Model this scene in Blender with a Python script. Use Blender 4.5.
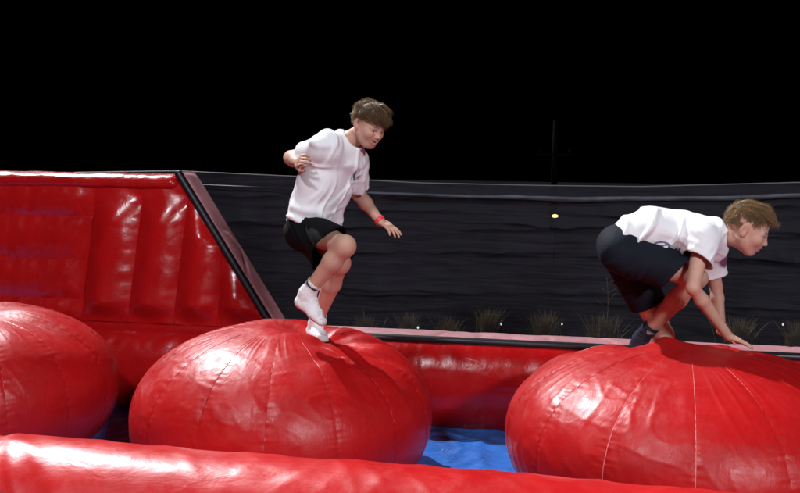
import bpy, math, random
import numpy as np
from mathutils import Vector, Matrix

# ------------------------------------------------------------------ camera, sky, light
scene = bpy.context.scene
for o in list(bpy.data.objects): bpy.data.objects.remove(o)
C = scene.collection
R = math.radians
FPX, CAM_Z, YAW, PITCH, ROLL, CAM_Y = 822.0, 1.674, R(9.09), R(4.76), R(0.91), -4.372
fw = Vector((-math.sin(YAW)*math.cos(PITCH), math.cos(YAW)*math.cos(PITCH), -math.sin(PITCH)))
rt0 = Vector((math.cos(YAW), math.sin(YAW), 0)); up0 = rt0.cross(fw)
rt = math.cos(ROLL)*rt0 + math.sin(ROLL)*up0; up = -math.sin(ROLL)*rt0 + math.cos(ROLL)*up0
cd = bpy.data.cameras.new('camera'); cam = bpy.data.objects.new('camera', cd); C.objects.link(cam)
cd.sensor_width = 36; cd.lens = FPX/800*36; cd.clip_start = 0.05; cd.clip_end = 2000
M4 = Matrix((rt, up, -fw)).transposed().to_4x4(); M4.translation = Vector((0, CAM_Y, CAM_Z))
cam.matrix_world = M4
scene.camera = cam

world = bpy.data.worlds.new('World'); scene.world = world; world.use_nodes = True
wn = world.node_tree.nodes; wl = world.node_tree.links
sky = wn.new('ShaderNodeTexSky'); sky.sky_type = 'NISHITA'; sky.sun_disc = False
sky.sun_elevation = R(-6); sky.sun_rotation = R(170)
wl.new(sky.outputs[0], wn['Background'].inputs[0]); wn['Background'].inputs[1].default_value = 0.15

# key floodlight, far behind and to the left of the course
sd = bpy.data.lights.new('key_light', 'SUN'); sd.energy = 5.0; sd.angle = R(1.2); sd.color = (0.97, 0.97, 1.0)
so = bpy.data.objects.new('key_light', sd); C.objects.link(so)
KEY = Vector((-0.52, 0.50, 0.76)).normalized()
so.rotation_euler = KEY.to_track_quat('Z', 'Y').to_euler()
# two unseen floods: right read off the vinyl highlights, left added as fill (masts below)
FLOODS = [(Vector((5.0, -9.2, 5.2)), Vector((-0.6, 0.3, 0.9)), 680), (Vector((-3.4, -7.8, 9.4)), Vector((-0.6, 0.3, 0.6)), 640)]
for FLOOD, FLOOD_AIM, power in FLOODS:
    ad = bpy.data.lights.new('flood_light', 'AREA'); ad.shape = 'RECTANGLE'; ad.size = 1.5; ad.size_y = 0.6
    ad.energy = power; ad.color = (0.90, 0.94, 1.0)
    ao = bpy.data.objects.new('flood_light', ad); C.objects.link(ao)
    ao.location = FLOOD; ao.rotation_euler = (FLOOD-FLOOD_AIM).to_track_quat('Z', 'Y').to_euler()

vs = scene.view_settings
vs.view_transform = 'Standard'; vs.look = 'None'; vs.exposure = 0; vs.gamma = 1; vs.use_curve_mapping = False

# ------------------------------------------------------------------ helpers
rng = np.random.default_rng(7)
_perm = np.random.default_rng(3).permutation(256); _perm = np.concatenate([_perm]*3)
_g = np.random.default_rng(5).normal(size=(256, 3)); _g /= np.linalg.norm(_g, axis=1)[:, None]
def noise(p):
    """Perlin noise, p (...,3) -> about -0.7..0.7"""
    p = np.asarray(p, float); i = np.floor(p).astype(int); f = p-i; i &= 255
    w = f*f*f*(f*(f*6-15)+10); r = 0
    for dx in (0, 1):
        for dy in (0, 1):
            for dz in (0, 1):
                h = _perm[_perm[_perm[(i[..., 0]+dx)]+i[..., 1]+dy]+i[..., 2]+dz]
                g = _g[h]
                d = g[..., 0]*(f[..., 0]-dx)+g[..., 1]*(f[..., 1]-dy)+g[..., 2]*(f[..., 2]-dz)
                wt = (w[..., 0] if dx else 1-w[..., 0])*(w[..., 1] if dy else 1-w[..., 1])*(w[..., 2] if dz else 1-w[..., 2])
                r = r+d*wt
    return r
def ridge(p): return 1-np.abs(noise(p))*2.6          # sharp crease lines where near 1
def sm(a, b, x):
    t = np.clip((x-a)/(b-a), 0, 1); return t*t*(3-2*t)

def mesh_obj(name, verts, faces, mat, parent=None, smooth=True, colors=None):
    me = bpy.data.meshes.new(name)
    verts = np.asarray(verts, float)
    if isinstance(faces, np.ndarray) and faces.ndim == 2:
        k = faces.shape[1]; n = len(faces)
        me.vertices.add(len(verts)); me.vertices.foreach_set('co', verts.astype(np.float32).ravel())
        me.loops.add(n*k); me.loops.foreach_set('vertex_index', faces.astype(np.int32).ravel())
        me.polygons.add(n); me.polygons.foreach_set('loop_start', np.arange(0, n*k, k, dtype=np.int32))
        me.update(calc_edges=True); me.validate()
    else:
        me.from_pydata([tuple(v) for v in verts], [], [tuple(f) for f in faces])
    if smooth: me.polygons.foreach_set('use_smooth', [True]*len(me.polygons))
    if colors is not None:
        at = me.color_attributes.new('Col', 'FLOAT_COLOR', 'POINT')
        at.data.foreach_set('color', np.c_[colors, np.ones(len(colors))].astype(np.float32).ravel())
    me.update()
    o = bpy.data.objects.new(name, me); C.objects.link(o)
    if mat: me.materials.append(mat)
    if parent: o.parent = parent
    return o
def tag(o, label=None, cat=None, group=None, kind=None):
    if label: o['label'] = label
    if cat: o['category'] = cat
    if group: o['group'] = group
    if kind: o['kind'] = kind
    return o
def thing(name, loc, label, cat, group=None):
    o = bpy.data.objects.new(name, None); C.objects.link(o); o.location = loc
    o.empty_display_size = 0.1
    return tag(o, label, cat, group)
def under(o, root):
    """parent a mesh written in world coordinates to its root"""
    o.parent = root; m = Vector(root.location)
    p = root
    while p.parent: p = p.parent; m += Vector(p.location)
    o.location = -m; return o
def grid_faces(nu, nv, wrap=False):
    i = np.arange(nu if wrap else nu-1); j = np.arange(nv-1)
    I, J = np.meshgrid(i, j, indexing='ij'); I2 = (I+1) % nu
    return np.stack([I*nv+J, I2*nv+J, I2*nv+J+1, I*nv+J+1], -1).reshape(-1, 4)
def tube(path, rad, n=8, cap=True):
    path = np.asarray(path, float); rad = np.broadcast_to(rad, (len(path),))
    T = np.gradient(path, axis=0); T /= np.linalg.norm(T, axis=1)[:, None]+1e-12
    ref = np.array([0, 0, 1.]) if abs(T[:, 2]).mean() < .9 else np.array([1., 0, 0])
    U = np.cross(T, ref); U /= np.linalg.norm(U, axis=1)[:, None]; V = np.cross(T, U)
    a = np.linspace(0, 2*np.pi, n, endpoint=False)
    v = path[:, None]+rad[:, None, None]*(np.cos(a)[None, :, None]*U[:, None]+np.sin(a)[None, :, None]*V[:, None])
    v = v.reshape(-1, 3); f = []
    for i in range(len(path)-1):
        for j in range(n):
            f.append((i*n+j, i*n+(j+1) % n, (i+1)*n+(j+1) % n, (i+1)*n+j))
    if cap:
        f.append(tuple(range(n))[::-1]); f.append(tuple(range((len(path)-1)*n, len(path)*n)))
    return v, f
def box(lo, hi):
    x0, y0, z0 = lo; x1, y1, z1 = hi
    v = [(x0,y0,z0),(x1,y0,z0),(x1,y1,z0),(x0,y1,z0),(x0,y0,z1),(x1,y0,z1),(x1,y1,z1),(x0,y1,z1)]
    f = [(0,3,2,1),(4,5,6,7),(0,1,5,4),(1,2,6,5),(2,3,7,6),(3,0,4,7)]
    return v, f
def join(parts):
    V = []; F = []; n = 0
    for v, f in parts:
        V += [tuple(q) for q in v]; F += [tuple(int(i)+n for i in g) for g in f]; n += len(v)
    return V, F

# ------------------------------------------------------------------ materials
def mat(name, color, rough=0.5, spec=0.5, coat=0, coat_r=0.1, sss=0, attr=False, metal=0, vary=0.0, vscale=6, bump=None, sheen=0):
    m = bpy.data.materials.new(name); m.use_nodes = True; nt = m.node_tree; b = nt.nodes['Principled BSDF']
    b.inputs['Base Color'].default_value = (*color, 1); b.inputs['Roughness'].default_value = rough
    b.inputs['Specular IOR Level'].default_value = spec; b.inputs['Metallic'].default_value = metal
    b.inputs['Coat Weight'].default_value = coat; b.inputs['Coat Roughness'].default_value = coat_r
    if sheen: b.inputs['Sheen Weight'].default_value = sheen; b.inputs['Sheen Roughness'].default_value = 0.4
    if sss:
        b.inputs['Subsurface Weight'].default_value = sss; b.inputs['Subsurface Radius'].default_value = (1, .35, .2)
        b.inputs['Subsurface Scale'].default_value = 0.008
    src = None
    if attr:
        a = nt.nodes.new('ShaderNodeVertexColor'); a.layer_name = 'Col'; src = a.outputs[0]
    tc = nt.nodes.new('ShaderNodeTexCoord')
    if vary:
        n = nt.nodes.new('ShaderNodeTexNoise'); n.inputs['Scale'].default_value = vscale; n.inputs['Detail'].default_value = 6
        nt.links.new(tc.outputs['Object'], n.inputs['Vector'])
        hsv = nt.nodes.new('ShaderNodeHueSaturation'); hsv.inputs['Color'].default_value = (*color, 1)
        mr = nt.nodes.new('ShaderNodeMapRange'); mr.inputs[1].default_value = .3; mr.inputs[2].default_value = .7
        mr.inputs[3].default_value = 1-vary; mr.inputs[4].default_value = 1+vary
        nt.links.new(n.outputs[0], mr.inputs[0]); nt.links.new(mr.outputs[0], hsv.inputs['Value'])
        if src: nt.links.new(src, hsv.inputs['Color'])
        src = hsv.outputs[0]
    if src: nt.links.new(src, b.inputs['Base Color'])
    if bump:                       # list of (scale xyz, strength, distance, detail)
        prev = None
        for sc, st, dist, det in bump:
            mp = nt.nodes.new('ShaderNodeMapping'); mp.inputs['Scale'].default_value = sc
            nt.links.new(tc.outputs['Object'], mp.inputs[0])
            n = nt.nodes.new('ShaderNodeTexNoise'); n.inputs['Scale'].default_value = 1; n.inputs['Detail'].default_value = det
            n.inputs['Distortion'].default_value = .6
            nt.links.new(mp.outputs[0], n.inputs['Vector'])
            bp = nt.nodes.new('ShaderNodeBump'); bp.inputs['Strength'].default_value = st; bp.inputs['Distance'].default_value = dist
            nt.links.new(n.outputs[0], bp.inputs['Height'])
            if prev: nt.links.new(prev, bp.inputs['Normal'])
            prev = bp.outputs[0]
        nt.links.new(prev, b.inputs['Normal'])
        if coat: nt.links.new(prev, b.inputs['Coat Normal'])
    return m
def vinyl(name, color, rough=.3, bump=None):
    m = mat(name, color, rough, .38, vary=.10, vscale=3.5, bump=bump)
    nt = m.node_tree; b = nt.nodes['Principled BSDF']        # scuffed gloss
    tc = [n for n in nt.nodes if n.type == 'TEX_COORD'][0]
    n = nt.nodes.new('ShaderNodeTexNoise'); n.inputs['Scale'].default_value = 9; n.inputs['Detail'].default_value = 8; n.inputs['Roughness'].default_value = .7
    nt.links.new(tc.outputs['Object'], n.inputs['Vector'])
    mr = nt.nodes.new('ShaderNodeMapRange'); mr.inputs[1].default_value = .35; mr.inputs[2].default_value = .7
    mr.inputs[3].default_value = rough-.06; mr.inputs[4].default_value = rough+.14
    nt.links.new(n.outputs[0], mr.inputs[0]); nt.links.new(mr.outputs[0], b.inputs['Roughness'])
    return m
RED = (0.42, 0.006, 0.007)
m_ball = vinyl('ball_vinyl', RED, .39, [((26, 26, 7), .16, .012, 4), ((8, 8, 14), .05, .02, 5), ((70, 70, 50), .07, .005, 3)])
m_wall = vinyl('wall_vinyl', (0.36, 0.005, 0.006), .22, [((9, 9, 9), .15, .02, 4), ((45, 45, 30), .10, .006, 3)])
m_tube = vinyl('tube_vinyl', (0.48, 0.009, 0.010), .34, [((4, 9, 6), .16, .03, 4), ((50, 60, 50), .06, .006, 3)])
m_blue = vinyl('floor_vinyl', (0.030, 0.15, 0.52), .17, [((7, 11, 7), .7, .035, 4)])
m_seam = mat('seam_tape', (0.66, 0.12, 0.12), .5, vary=.2, vscale=20)
m_rail = mat('rail_mat', (0.40, 0.175, 0.195), .55, vary=.15, vscale=14, bump=[((30, 60, 30), .3, .01, 4)])
m_black = mat('black_piping', (0.008, 0.007, 0.011), .4, vary=.2)
m_ground = mat('ground_soil', (0.009, 0.009, 0.010), 1.0, .0, vary=.4, vscale=4, bump=[((12, 12, 12), .5, .03, 6)])
m_streak = mat('lit_streak', (0.055, 0.062, 0.078), .55, vary=.5, vscale=5, bump=[((4, 40, 40), .4, .01, 3)])  # paler colour stands for light caught along the fence fabric
m_cable = mat('cable', (0.10, 0.10, 0.11), .5)
m_post = mat('post_paint', (0.005, 0.005, 0.006), .9, .05)
m_wood = mat('pole_wood', (0.008, 0.008, 0.009), 1.0, 0.0, vary=.3)
def emit(name, col, s):
    m = bpy.data.materials.new(name); m.use_nodes = True; nt = m.node_tree; nt.nodes.clear()
    e = nt.nodes.new('ShaderNodeEmission'); e.inputs[0].default_value = (*col, 1); e.inputs[1].default_value = s
    o = nt.nodes.new('ShaderNodeOutputMaterial'); nt.links.new(e.outputs[0], o.inputs[0]); return m
def fabric_mesh():
    m = mat('windscreen_mesh', (0.0105, 0.0105, 0.0165), .6, .14, vary=.25, vscale=2.5, bump=[((1.3, 1.3, 15), .55, .03, 5)])
    nt = m.node_tree; b = nt.nodes['Principled BSDF']; out = nt.nodes['Material Output']
    t = nt.nodes.new('ShaderNodeBsdfTransparent'); mx = nt.nodes.new('ShaderNodeMixShader'); mx.inputs[0].default_value = .22
    nt.links.new(b.outputs[0], mx.inputs[1]); nt.links.new(t.outputs[0], mx.inputs[2]); nt.links.new(mx.outputs[0], out.inputs[0])
    return m
m_fabric = fabric_mesh()

def P(px, py, Y):
    """point in metres on the plane y = Y seen at that place of the photograph (used to read poses off the photo)"""
    d = fw+rt*((px-400)/FPX)-up*((py-246.5)/FPX)
    q = Vector((0, CAM_Y, CAM_Z))+d*((Y-CAM_Y)/d.y)
    return np.array(q)

# ------------------------------------------------------------------ ground
xs = np.concatenate([[-900, -200, -60, -20], np.linspace(-10, 10, 60), [20, 60, 200, 900]])
X, Y = np.meshgrid(xs, xs+2, indexing='ij')
Z = -0.05+.03*noise(np.stack([X*.5, Y*.5, X*0], -1))-.03
tag(mesh_obj('ground', np.stack([X, Y, Z], -1).reshape(-1, 3), grid_faces(len(xs), len(xs)), m_ground), kind='structure')

# ------------------------------------------------------------------ the inflatable course
course = thing('inflatable_course', (0, 0, 0), 'red inflatable obstacle lane with padded side walls and blue floor', 'inflatable')
XL, XR = -5.4, 3.4
# blue floor
xs = np.linspace(XL, XR, 420); ys = np.linspace(-1.45, 1.2, 130)
X, Y = np.meshgrid(xs, ys, indexing='ij')
p = np.stack([X*1.1, Y*1.6, X*0], -1)
Z = .02*noise(p*1.5)+.034*np.clip(ridge(p*2.2+7)-.55, 0, 1)+.024*np.clip(ridge(np.stack([X*4, Y*2.4, X*0+3], -1))-.5, 0, 1)
mesh_obj('floor', np.stack([X, Y, Z], -1).reshape(-1, 3), grid_faces(420, 130), m_blue, course)

def wrinkled_tube(x0, x1, yc, zc, r, ry, seed, name, material, squash=.0):
    n = int((x1-x0)*70); m = 160
    x = np.linspace(x0, x1, n); a = np.linspace(0, 2*np.pi, m, endpoint=False)
    Xg, A = np.meshgrid(x, a, indexing='ij')
    L = x1-x0
    dx = np.minimum(Xg-x0, x1-Xg)                         # distance to the seams at either end
    pinch = -.022*np.exp(-(dx/.05)**2)
    s = A*r
    tw = Xg*1.0+s*.55                                      # creases run slantwise round the tube
    e = .5+.5*noise(np.stack([Xg*.9+seed, s*1.1, Xg*0+seed], -1))*1.6
    cr = np.clip(ridge(np.stack([tw*3.2+seed*3, (s-.3*Xg)*.9, Xg*0+seed], -1))-.45, 0, 1)*.020*np.clip(e, 0, 1)
    cr += np.clip(ridge(np.stack([(Xg-s*.7)*5+seed, s*1.4, Xg*0+seed+4], -1))-.6, 0, 1)*.014*np.clip(1.1-e, 0, 1)
    puck = .008*noise(np.stack([Xg*6+seed, s*26, Xg*0], -1))*np.exp(-(dx/.11)**2)
    lo = .012*noise(np.stack([Xg*1.4+seed, s*1.5, Xg*0+9], -1))
    rr = 1+(pinch+cr*.95+puck+lo)/r
    v = np.stack([Xg, yc+ry*np.cos(A)*rr, zc-.033-.0097*Xg+r*np.sin(A)*rr], -1).reshape(-1, 3)
    f = grid_faces(n, m)
    I = np.arange(n-1); w = np.stack([I*m+m-1, (I+1)*m+m-1, (I+1)*m, I*m], -1)
    caps = []
    o = mesh_obj(name, v, np.concatenate([f, w])[:, ::-1], material, course)
    return o
cuts = [XL, -2.15, 1.38, XR]
for i in range(len(cuts)-1):
    wrinkled_tube(cuts[i], cuts[i+1], -1.42, .280, .335, .33, 11+i*3.7, 'front_tube', m_tube)

# back wall: two stacked bolsters, a black piping and a padded top rail
YB = 1.15
cutb = [XL, -3.3, -.74, 2.2, XR]
def bolster(x0, x1, z0, z1, depth, seed, name, horizontal=True, lx=None, rx=None, ybase=YB, material=None, lean=0.):
    """bulging patch on the wall front; lx/rx give slanting sides as functions of z"""
    nu = max(24, int((x1-x0)*90)); nv = max(24, int((z1-z0)*110))
    U, V = np.meshgrid(np.linspace(0, 1, nu), np.linspace(0, 1, nv), indexing='ij')
    Zg = z0+(z1-z0)*V
    l = lx(Zg) if lx else x0+0*Zg
    r = rx(Zg) if rx else x1+0*Zg
    r = np.maximum(r, l+.002)
    Xg = l+(r-l)*U
    du = np.minimum(U, 1-U)*(r-l); dv = np.minimum(V, 1-V)*(z1-z0)
    if horizontal:
        prof = np.sqrt(np.clip(1-(2*V-1)**2, 0, 1)) if not lean else np.sin(np.pi*V); edge = sm(0, .05, du)*.04+.96 if not lean else sm(0, .14, du)
        pd = dv; along = Xg
    else:
        prof = np.sin(np.pi*U); edge = sm(0, .16, V*(z1-z0))*sm(0, .30, (1-V)*(z1-z0))
        pd = du; along = Zg
    wide = np.minimum(1, (r-l)/.28) if not horizontal else 1
    pk = .014*noise(np.stack([along*13+seed, pd*5, along*0+seed], -1))*np.exp(-(pd/.10)**2)
    pk += .004*noise(np.stack([along*38+seed, pd*9, along*0+seed], -1))*np.exp(-(pd/.05)**2)
    cr = .010*np.clip(ridge(np.stack([Xg*2.6+seed, Zg*2.6, Xg*0+seed], -1))-.55, 0, 1)
    D = depth*prof*edge*wide+(pk+cr+.006*noise(np.stack([Xg*3+seed, Zg*3, Xg*0], -1)))*prof**.3
    v = np.stack([Xg, ybase+lean*(Zg-.6)-np.maximum(D, 0), Zg], -1).reshape(-1, 3)
    return mesh_obj(name, v, grid_faces(nu, nv), material or m_wall, course)
for i in range(len(cutb)-1):
    bolster(cutb[i], cutb[i+1], -.06, .560, .19, 3.1*i+1, 'bolster')
mesh_obj('wall_core', *box((XL, YB+.002, -.05), (XR, YB+.26, .552)), m_wall, course, smooth=False)

# tall part of the wall on the left with its slanting end
DT = (-2.52, 1.69); DB = (-1.755, .60)
def diag(z): return DT[0]+(DB[0]-DT[0])*(DT[1]-z)/(DT[1]-DB[1])
zb, zt = .60, 1.60; LEAN = .12
def seamline(xt, xb): return lambda z: xb+(xt-xb)*(z-.66)/(1.62-.66)
s1, s2, s3, s4 = seamline(-3.17, -3.24), seamline(-2.80, -2.88), seamline(-2.45, -2.53), seamline(-2.14, -2.20)
def lim(s): return lambda z: np.minimum(s(z), diag(z)-.012)
for k, (a, b, top) in enumerate(((s1, s2, zt), (s2, lim(s3), zt), (s3, lim(s4), 1.545), (s4, lambda z: diag(z)-.012, 1.09))):
    bolster(-3.2, -2.85, zb, top, .080, 20+k*4.3, 'baffle', False, a, b, lean=LEAN)
for k, (z0, z1) in enumerate(((.60, .75), (.75, 1.04), (1.04, 1.36), (1.36, 1.60))):
    bolster(XL, -3.2, z0, z1, .032 if k else .02, 41+k*3.3, 'baffle', True, None, s1, lean=LEAN)
core = [(XL, .553), (-1.72, .553), (diag(.62)+.0, .60), (DT[0], 1.62), (XL, 1.62)]
cv = [(x, YB+.003+LEAN*max(0, z-.6), z) for x, z in core]+[(x, YB+.255+LEAN*max(0, z-.6), z) for x, z in core]
cf = [(0, 1, 2, 3, 4), (9, 8, 7, 6, 5)]+[(i, i+5, (i+1) % 5+5, (i+1) % 5) for i in range(5)]
mesh_obj('tall_wall_core', cv, cf, m_wall, course, smooth=False)
# rounded crown on the tall wall
n = 260; m = 40; x = np.linspace(XL, DT[0]-.005, n); a = np.linspace(-.25*np.pi, 1.25*np.pi, m)
Xg, A = np.meshgrid(x, a, indexing='ij')
w = .008*noise(np.stack([Xg*2.2, A*1.0, Xg*0], -1))+.006*np.clip(ridge(np.stack([Xg*5, A*1.5, Xg*0+2], -1))-.5, 0, 1)
endr = np.sqrt(np.clip(1-np.clip((Xg-(DT[0]-.07))/.066, 0, 1)**2, .0, 1))
v = np.stack([Xg, YB+.12+LEAN-.155*np.cos(A)*(.35+.65*endr), 1.605+(.075*np.sin(A)*endr+w)], -1).reshape(-1, 3)
mesh_obj('crown', v, grid_faces(n, m), m_wall, course)

def rail_strip(p0, p1, nrm, name, length_n, seed, x_off=0):
    """padded top: crowned strip between two points in the xz plane, running back from YB"""
    p0 = np.array(p0); p1 = np.array(p1); nu, nv = length_n, 22
    U, V = np.meshgrid(np.linspace(0, 1, nu), np.linspace(0, 1, nv), indexing='ij')
    Lr = np.hypot(*(p1-p0)); s = U*Lr
    h = .018*np.clip(1-(2*V-1)**4, 0, 1)**.5
    h += -.010*np.clip(ridge(np.stack([s*2.2+seed, V*.5, s*0+seed], -1))-.80, 0, 1)*5*np.clip(1-(2*V-1)**4, 0, 1)+.004*noise(np.stack([s*4+seed, V*2, s*0], -1))
    h = h*np.clip(np.minimum(U, 1-U)*Lr/.03, 0.05, 1)
    px = p0[0]+(p1[0]-p0[0])*U+nrm[0]*h; pz = p0[1]+(p1[1]-p0[1])*U+nrm[1]*h
    v = np.stack([px, YB+.0+.23*V+LEAN*np.maximum(0, pz-.6), pz], -1).reshape(-1, 3)
    return mesh_obj(name, v, grid_faces(nu, nv), m_rail, course)
rc = [-1.72, 1.9, XR]
for i in range(2): rail_strip((rc[i]+.004, .588), (rc[i+1]-.004, .588), (0, 1), 'top_rail', 320, 3+i*5)
dd = np.array(DB)-np.array(DT); dl = np.hypot(*dd); nd = np.array([-dd[1], dd[0]])/dl
q0 = np.array(DT)+dd*.0+nd*.004; 
rail_strip(q0, np.array(DB)+nd*.004, nd, 'sloping_rail', 170, 9)
# black piping under the rails
xx = np.linspace(-1.74, XR, 120)
v, f = tube(np.stack([xx, YB+.004+.003*noise(np.stack([xx*2, xx*0, xx*0], -1)), .572+.004*noise(np.stack([xx*1.3, xx*0+4, xx*0], -1))], -1), .028, 10)
mesh_obj('piping', v, f, m_black, course)
tt = np.linspace(-.01, 1.0, 60)
pp = np.array(DT)[None]+dd[None]*tt[:, None]-nd*.016
v, f = tube(np.stack([pp[:, 0], YB-.012+LEAN*np.maximum(0, pp[:, 1]-.6), pp[:, 1]], -1), .030, 10)
mesh_obj('piping', v, f, m_black, course)

# ------------------------------------------------------------------ the three balls
def ball_profile(phi, n=2.2): 
    return np.abs(np.cos(phi))**(2/n), np.sign(np.sin(phi))*np.abs(np.sin(phi))**(2/n)
BALLS = []
def ball_z(b, x, y, n=2.2):
    cx, cy, zc, a, h = b; q = np.hypot(x-cx, y-cy)/a
    return zc+h*max(0, 1-q**n)**(1/n)
def make_ball(b, label, seed, dents, rot, ng=15):
    cx, cy, zc, a, h = b
    root = thing('inflatable_ball', (cx, cy, zc-h), label, 'inflatable ball', 'giant red balls in the lane')
    NC, NR = 36, 260
    ph = np.linspace(-.48*np.pi, .4995*np.pi, NR)
    def surf(th, phi):
        cr, sz = ball_profile(phi)
        w = ((th-rot)/(2*np.pi)*ng) % 1.0; du = np.minimum(w, 1-w)        # 0 at a seam, .5 mid gore
        arc = du*2*np.pi*a*cr/ng
        base = np.stack([cr*np.cos(th)*a, cr*np.sin(th)*a, sz*h], -1)
        N = np.stack([cr*np.cos(th)/a, cr*np.sin(th)/a, sz/h], -1); N /= np.linalg.norm(N, axis=-1)[..., None]
        q = base+seed*1.7
        d = .0045*(np.sqrt(np.clip(1-(1-2*du)**2, 0, 1))-1)*sm(.40, .95, cr)           # gores bulge between seams
        d = d+.007*noise(q*1.3)
        mer = phi*a
        d = d+.0050*noise(np.stack([mer*26+seed, arc*6, np.floor((th-rot)/(2*np.pi)*ng)*3.3], -1))*np.exp(-(arc/.045)**2)*sm(.30, .80, cr)
        msk = np.clip(.55+1.4*noise(q*1.6+5), 0, 1)
        sl = np.stack([q[..., 0]*3.2+q[..., 2]*2.2, q[..., 1]*3.2-q[..., 2]*1.2, q[..., 2]*4.6], -1)
        d = d+.005*np.clip(ridge(sl)-.62, 0, 1)*msk
        d = d+.0060*np.clip(ridge(np.stack([th*9+q[..., 2]*5+seed, q[..., 2]*5, th*0+seed], -1))-.5, 0, 1)*sm(.25, .5, cr)*np.clip(.5+2*noise(q*2.3+9), 0, 1)
        d = d+.006*np.clip(ridge(sl*2.1+3)-.6, 0, 1)*np.clip(1.1-msk, 0, 1)*sm(-.2, .6, sz)
        # gathered vinyl round the top patch
        d = d+.003*noise(np.stack([th*5, cr*3, th*0+seed], -1))*np.exp(-((cr-.22)/.16)**2)*(sz > 0)*sm(.02, .12, cr)
        p = base+N*d[..., None]+np.array([cx, cy, zc])
        for (dx, dy, dep, rad, sx) in dents:
            X_, Y_ = p[..., 0]-dx, p[..., 1]-dy
            r2 = np.sqrt((X_/sx)**2+Y_**2); tht = np.arctan2(Y_, X_)
            g = np.exp(-(r2/rad)**2)*(sz > 0)
            fold = noise(np.stack([np.cos(tht)*1.9+seed, np.sin(tht)*1.9+dx*3, r2*2.5], -1))*np.exp(-((r2-rad*1.15)/(rad*.7))**2)*(sz > 0)*sm(0, rad*.6, r2)
            p[..., 2] += -dep*g+fold*dep*.85
        return p
    for g in range(ng):
        th = rot+2*np.pi*(g+np.linspace(.0015, .9985, NC))/ng
        T, Ph = np.meshgrid(th, ph, indexing='ij')
        o = mesh_obj('gore_panel', surf(T, Ph).reshape(-1, 3), grid_faces(NC, NR), m_ball); under(o, root)
        # welded seam tape
        T2, P2 = np.meshgrid(rot+2*np.pi*g/ng+np.array([-1, 0, 1])*.0026, ph[30:-26], indexing='ij')
        s = surf(T2, P2); cr, sz = ball_profile(P2)
        N = np.stack([cr*np.cos(T2)/a, cr*np.sin(T2)/a, sz/h], -1); N /= np.linalg.norm(N, axis=-1)[..., None]
        s = s+N*np.array([.0006, .0022, .0006])[:, None, None]
        o = mesh_obj('seam', s.reshape(-1, 3), grid_faces(3, s.shape[1]), m_seam if seed > 4 and g in (0, 14) else m_ball); under(o, root)
    return surf
B1 = (-3.27, 0, .375, .82, .50); B2 = (-1.345, 0, .345, .83, .50); B3 = (.82, 0, .345, .93, .490)
DENT1 = [(-1.14, .10, .085, .18, 1.5), (-.93, -.16, .05, .20, 1.3)]
DENT3 = [(.66, .46, .13, .22, 1.8), (1.08, .16, .025, .14, 1.2)]
make_ball(B1, 'giant red inflatable ball beside the tall baffled wall, nobody on it', 1.0, [(-3.3, -.15, .05, .28, 1.6)], -.75)
make_ball(B2, 'giant red inflatable ball under the boy who runs in white socks', 2.3, DENT1, -1.379)
make_ball(B3, 'giant red inflatable ball under the crouching boy in navy socks', 4.1, DENT3, -1.703)

# ------------------------------------------------------------------ windscreen fence behind the lane
fence = thing('mesh_fence', (-.5, 2.6, -.05), 'black mesh windscreen fence stretched behind the red inflatable wall', 'fence')
FX = np.linspace(-7.5, 6.0, 900)
def fence_top(x): return np.interp(x, [-7.5, -4.2, -3.1, -1.9, -.95, 0, .9, 2.1, 3.5, 6], [1.66, 1.67, 1.70, 1.665, 1.63, 1.625, 1.63, 1.685, 1.72, 1.72])
def fence_y(x): return 2.6+.10*np.sin(x*.9+1)+.05*noise(np.stack([x*1.1, x*0, x*0], -1))
NZ = 300
Xg, V = np.meshgrid(FX, np.linspace(0, 1, NZ), indexing='ij')
top = fence_top(Xg); Zg = -.06+(top+.06)*V; Yg = fence_y(Xg)
z0 = lambda x: np.zeros_like(x)
for k, (zc, A, per) in enumerate(((1.50, .030, .5), (1.29, .040, .45), (1.25, .030, .9), (1.06, .038, .5), (1.03, .02, 1.1), (.71, .035, .5), (.67, .02, .9), (1.40, .018, .8))):
    zi = zc+.075*noise(np.stack([Xg*.5+k*7, Xg*0, Xg*0+k], -1))+.034*noise(np.stack([Xg*2.6+k*3, Xg*0, Xg*0+k], -1))+.014*noise(np.stack([Xg*8+k*3, Xg*0, Xg*0+k], -1))
    am = 2.0*A*np.clip(.30+2.4*noise(np.stack([Xg*per+k*5.1, Xg*0, Xg*0+k*2.], -1)), 0, 1.2)
    am = am*np.clip(.75+1.5*noise(np.stack([Xg*5+k*2, Xg*0, Xg*0+k*3.], -1)), .1, 1.2)
    s = Zg-zi
    Yg = Yg-am*np.where(s > 0, np.exp(-s/.10), np.exp(np.minimum(s, 0)/.013))
Yg = Yg+.012*noise(np.stack([Xg*1.3, Zg*3, Xg*0], -1))+.005*noise(np.stack([Xg*4, Zg*14, Xg*0], -1))
fab = mesh_obj('fabric', np.stack([Xg, Yg, Zg], -1).reshape(-1, 3), grid_faces(900, NZ), m_fabric); under(fab, fence)
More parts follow.
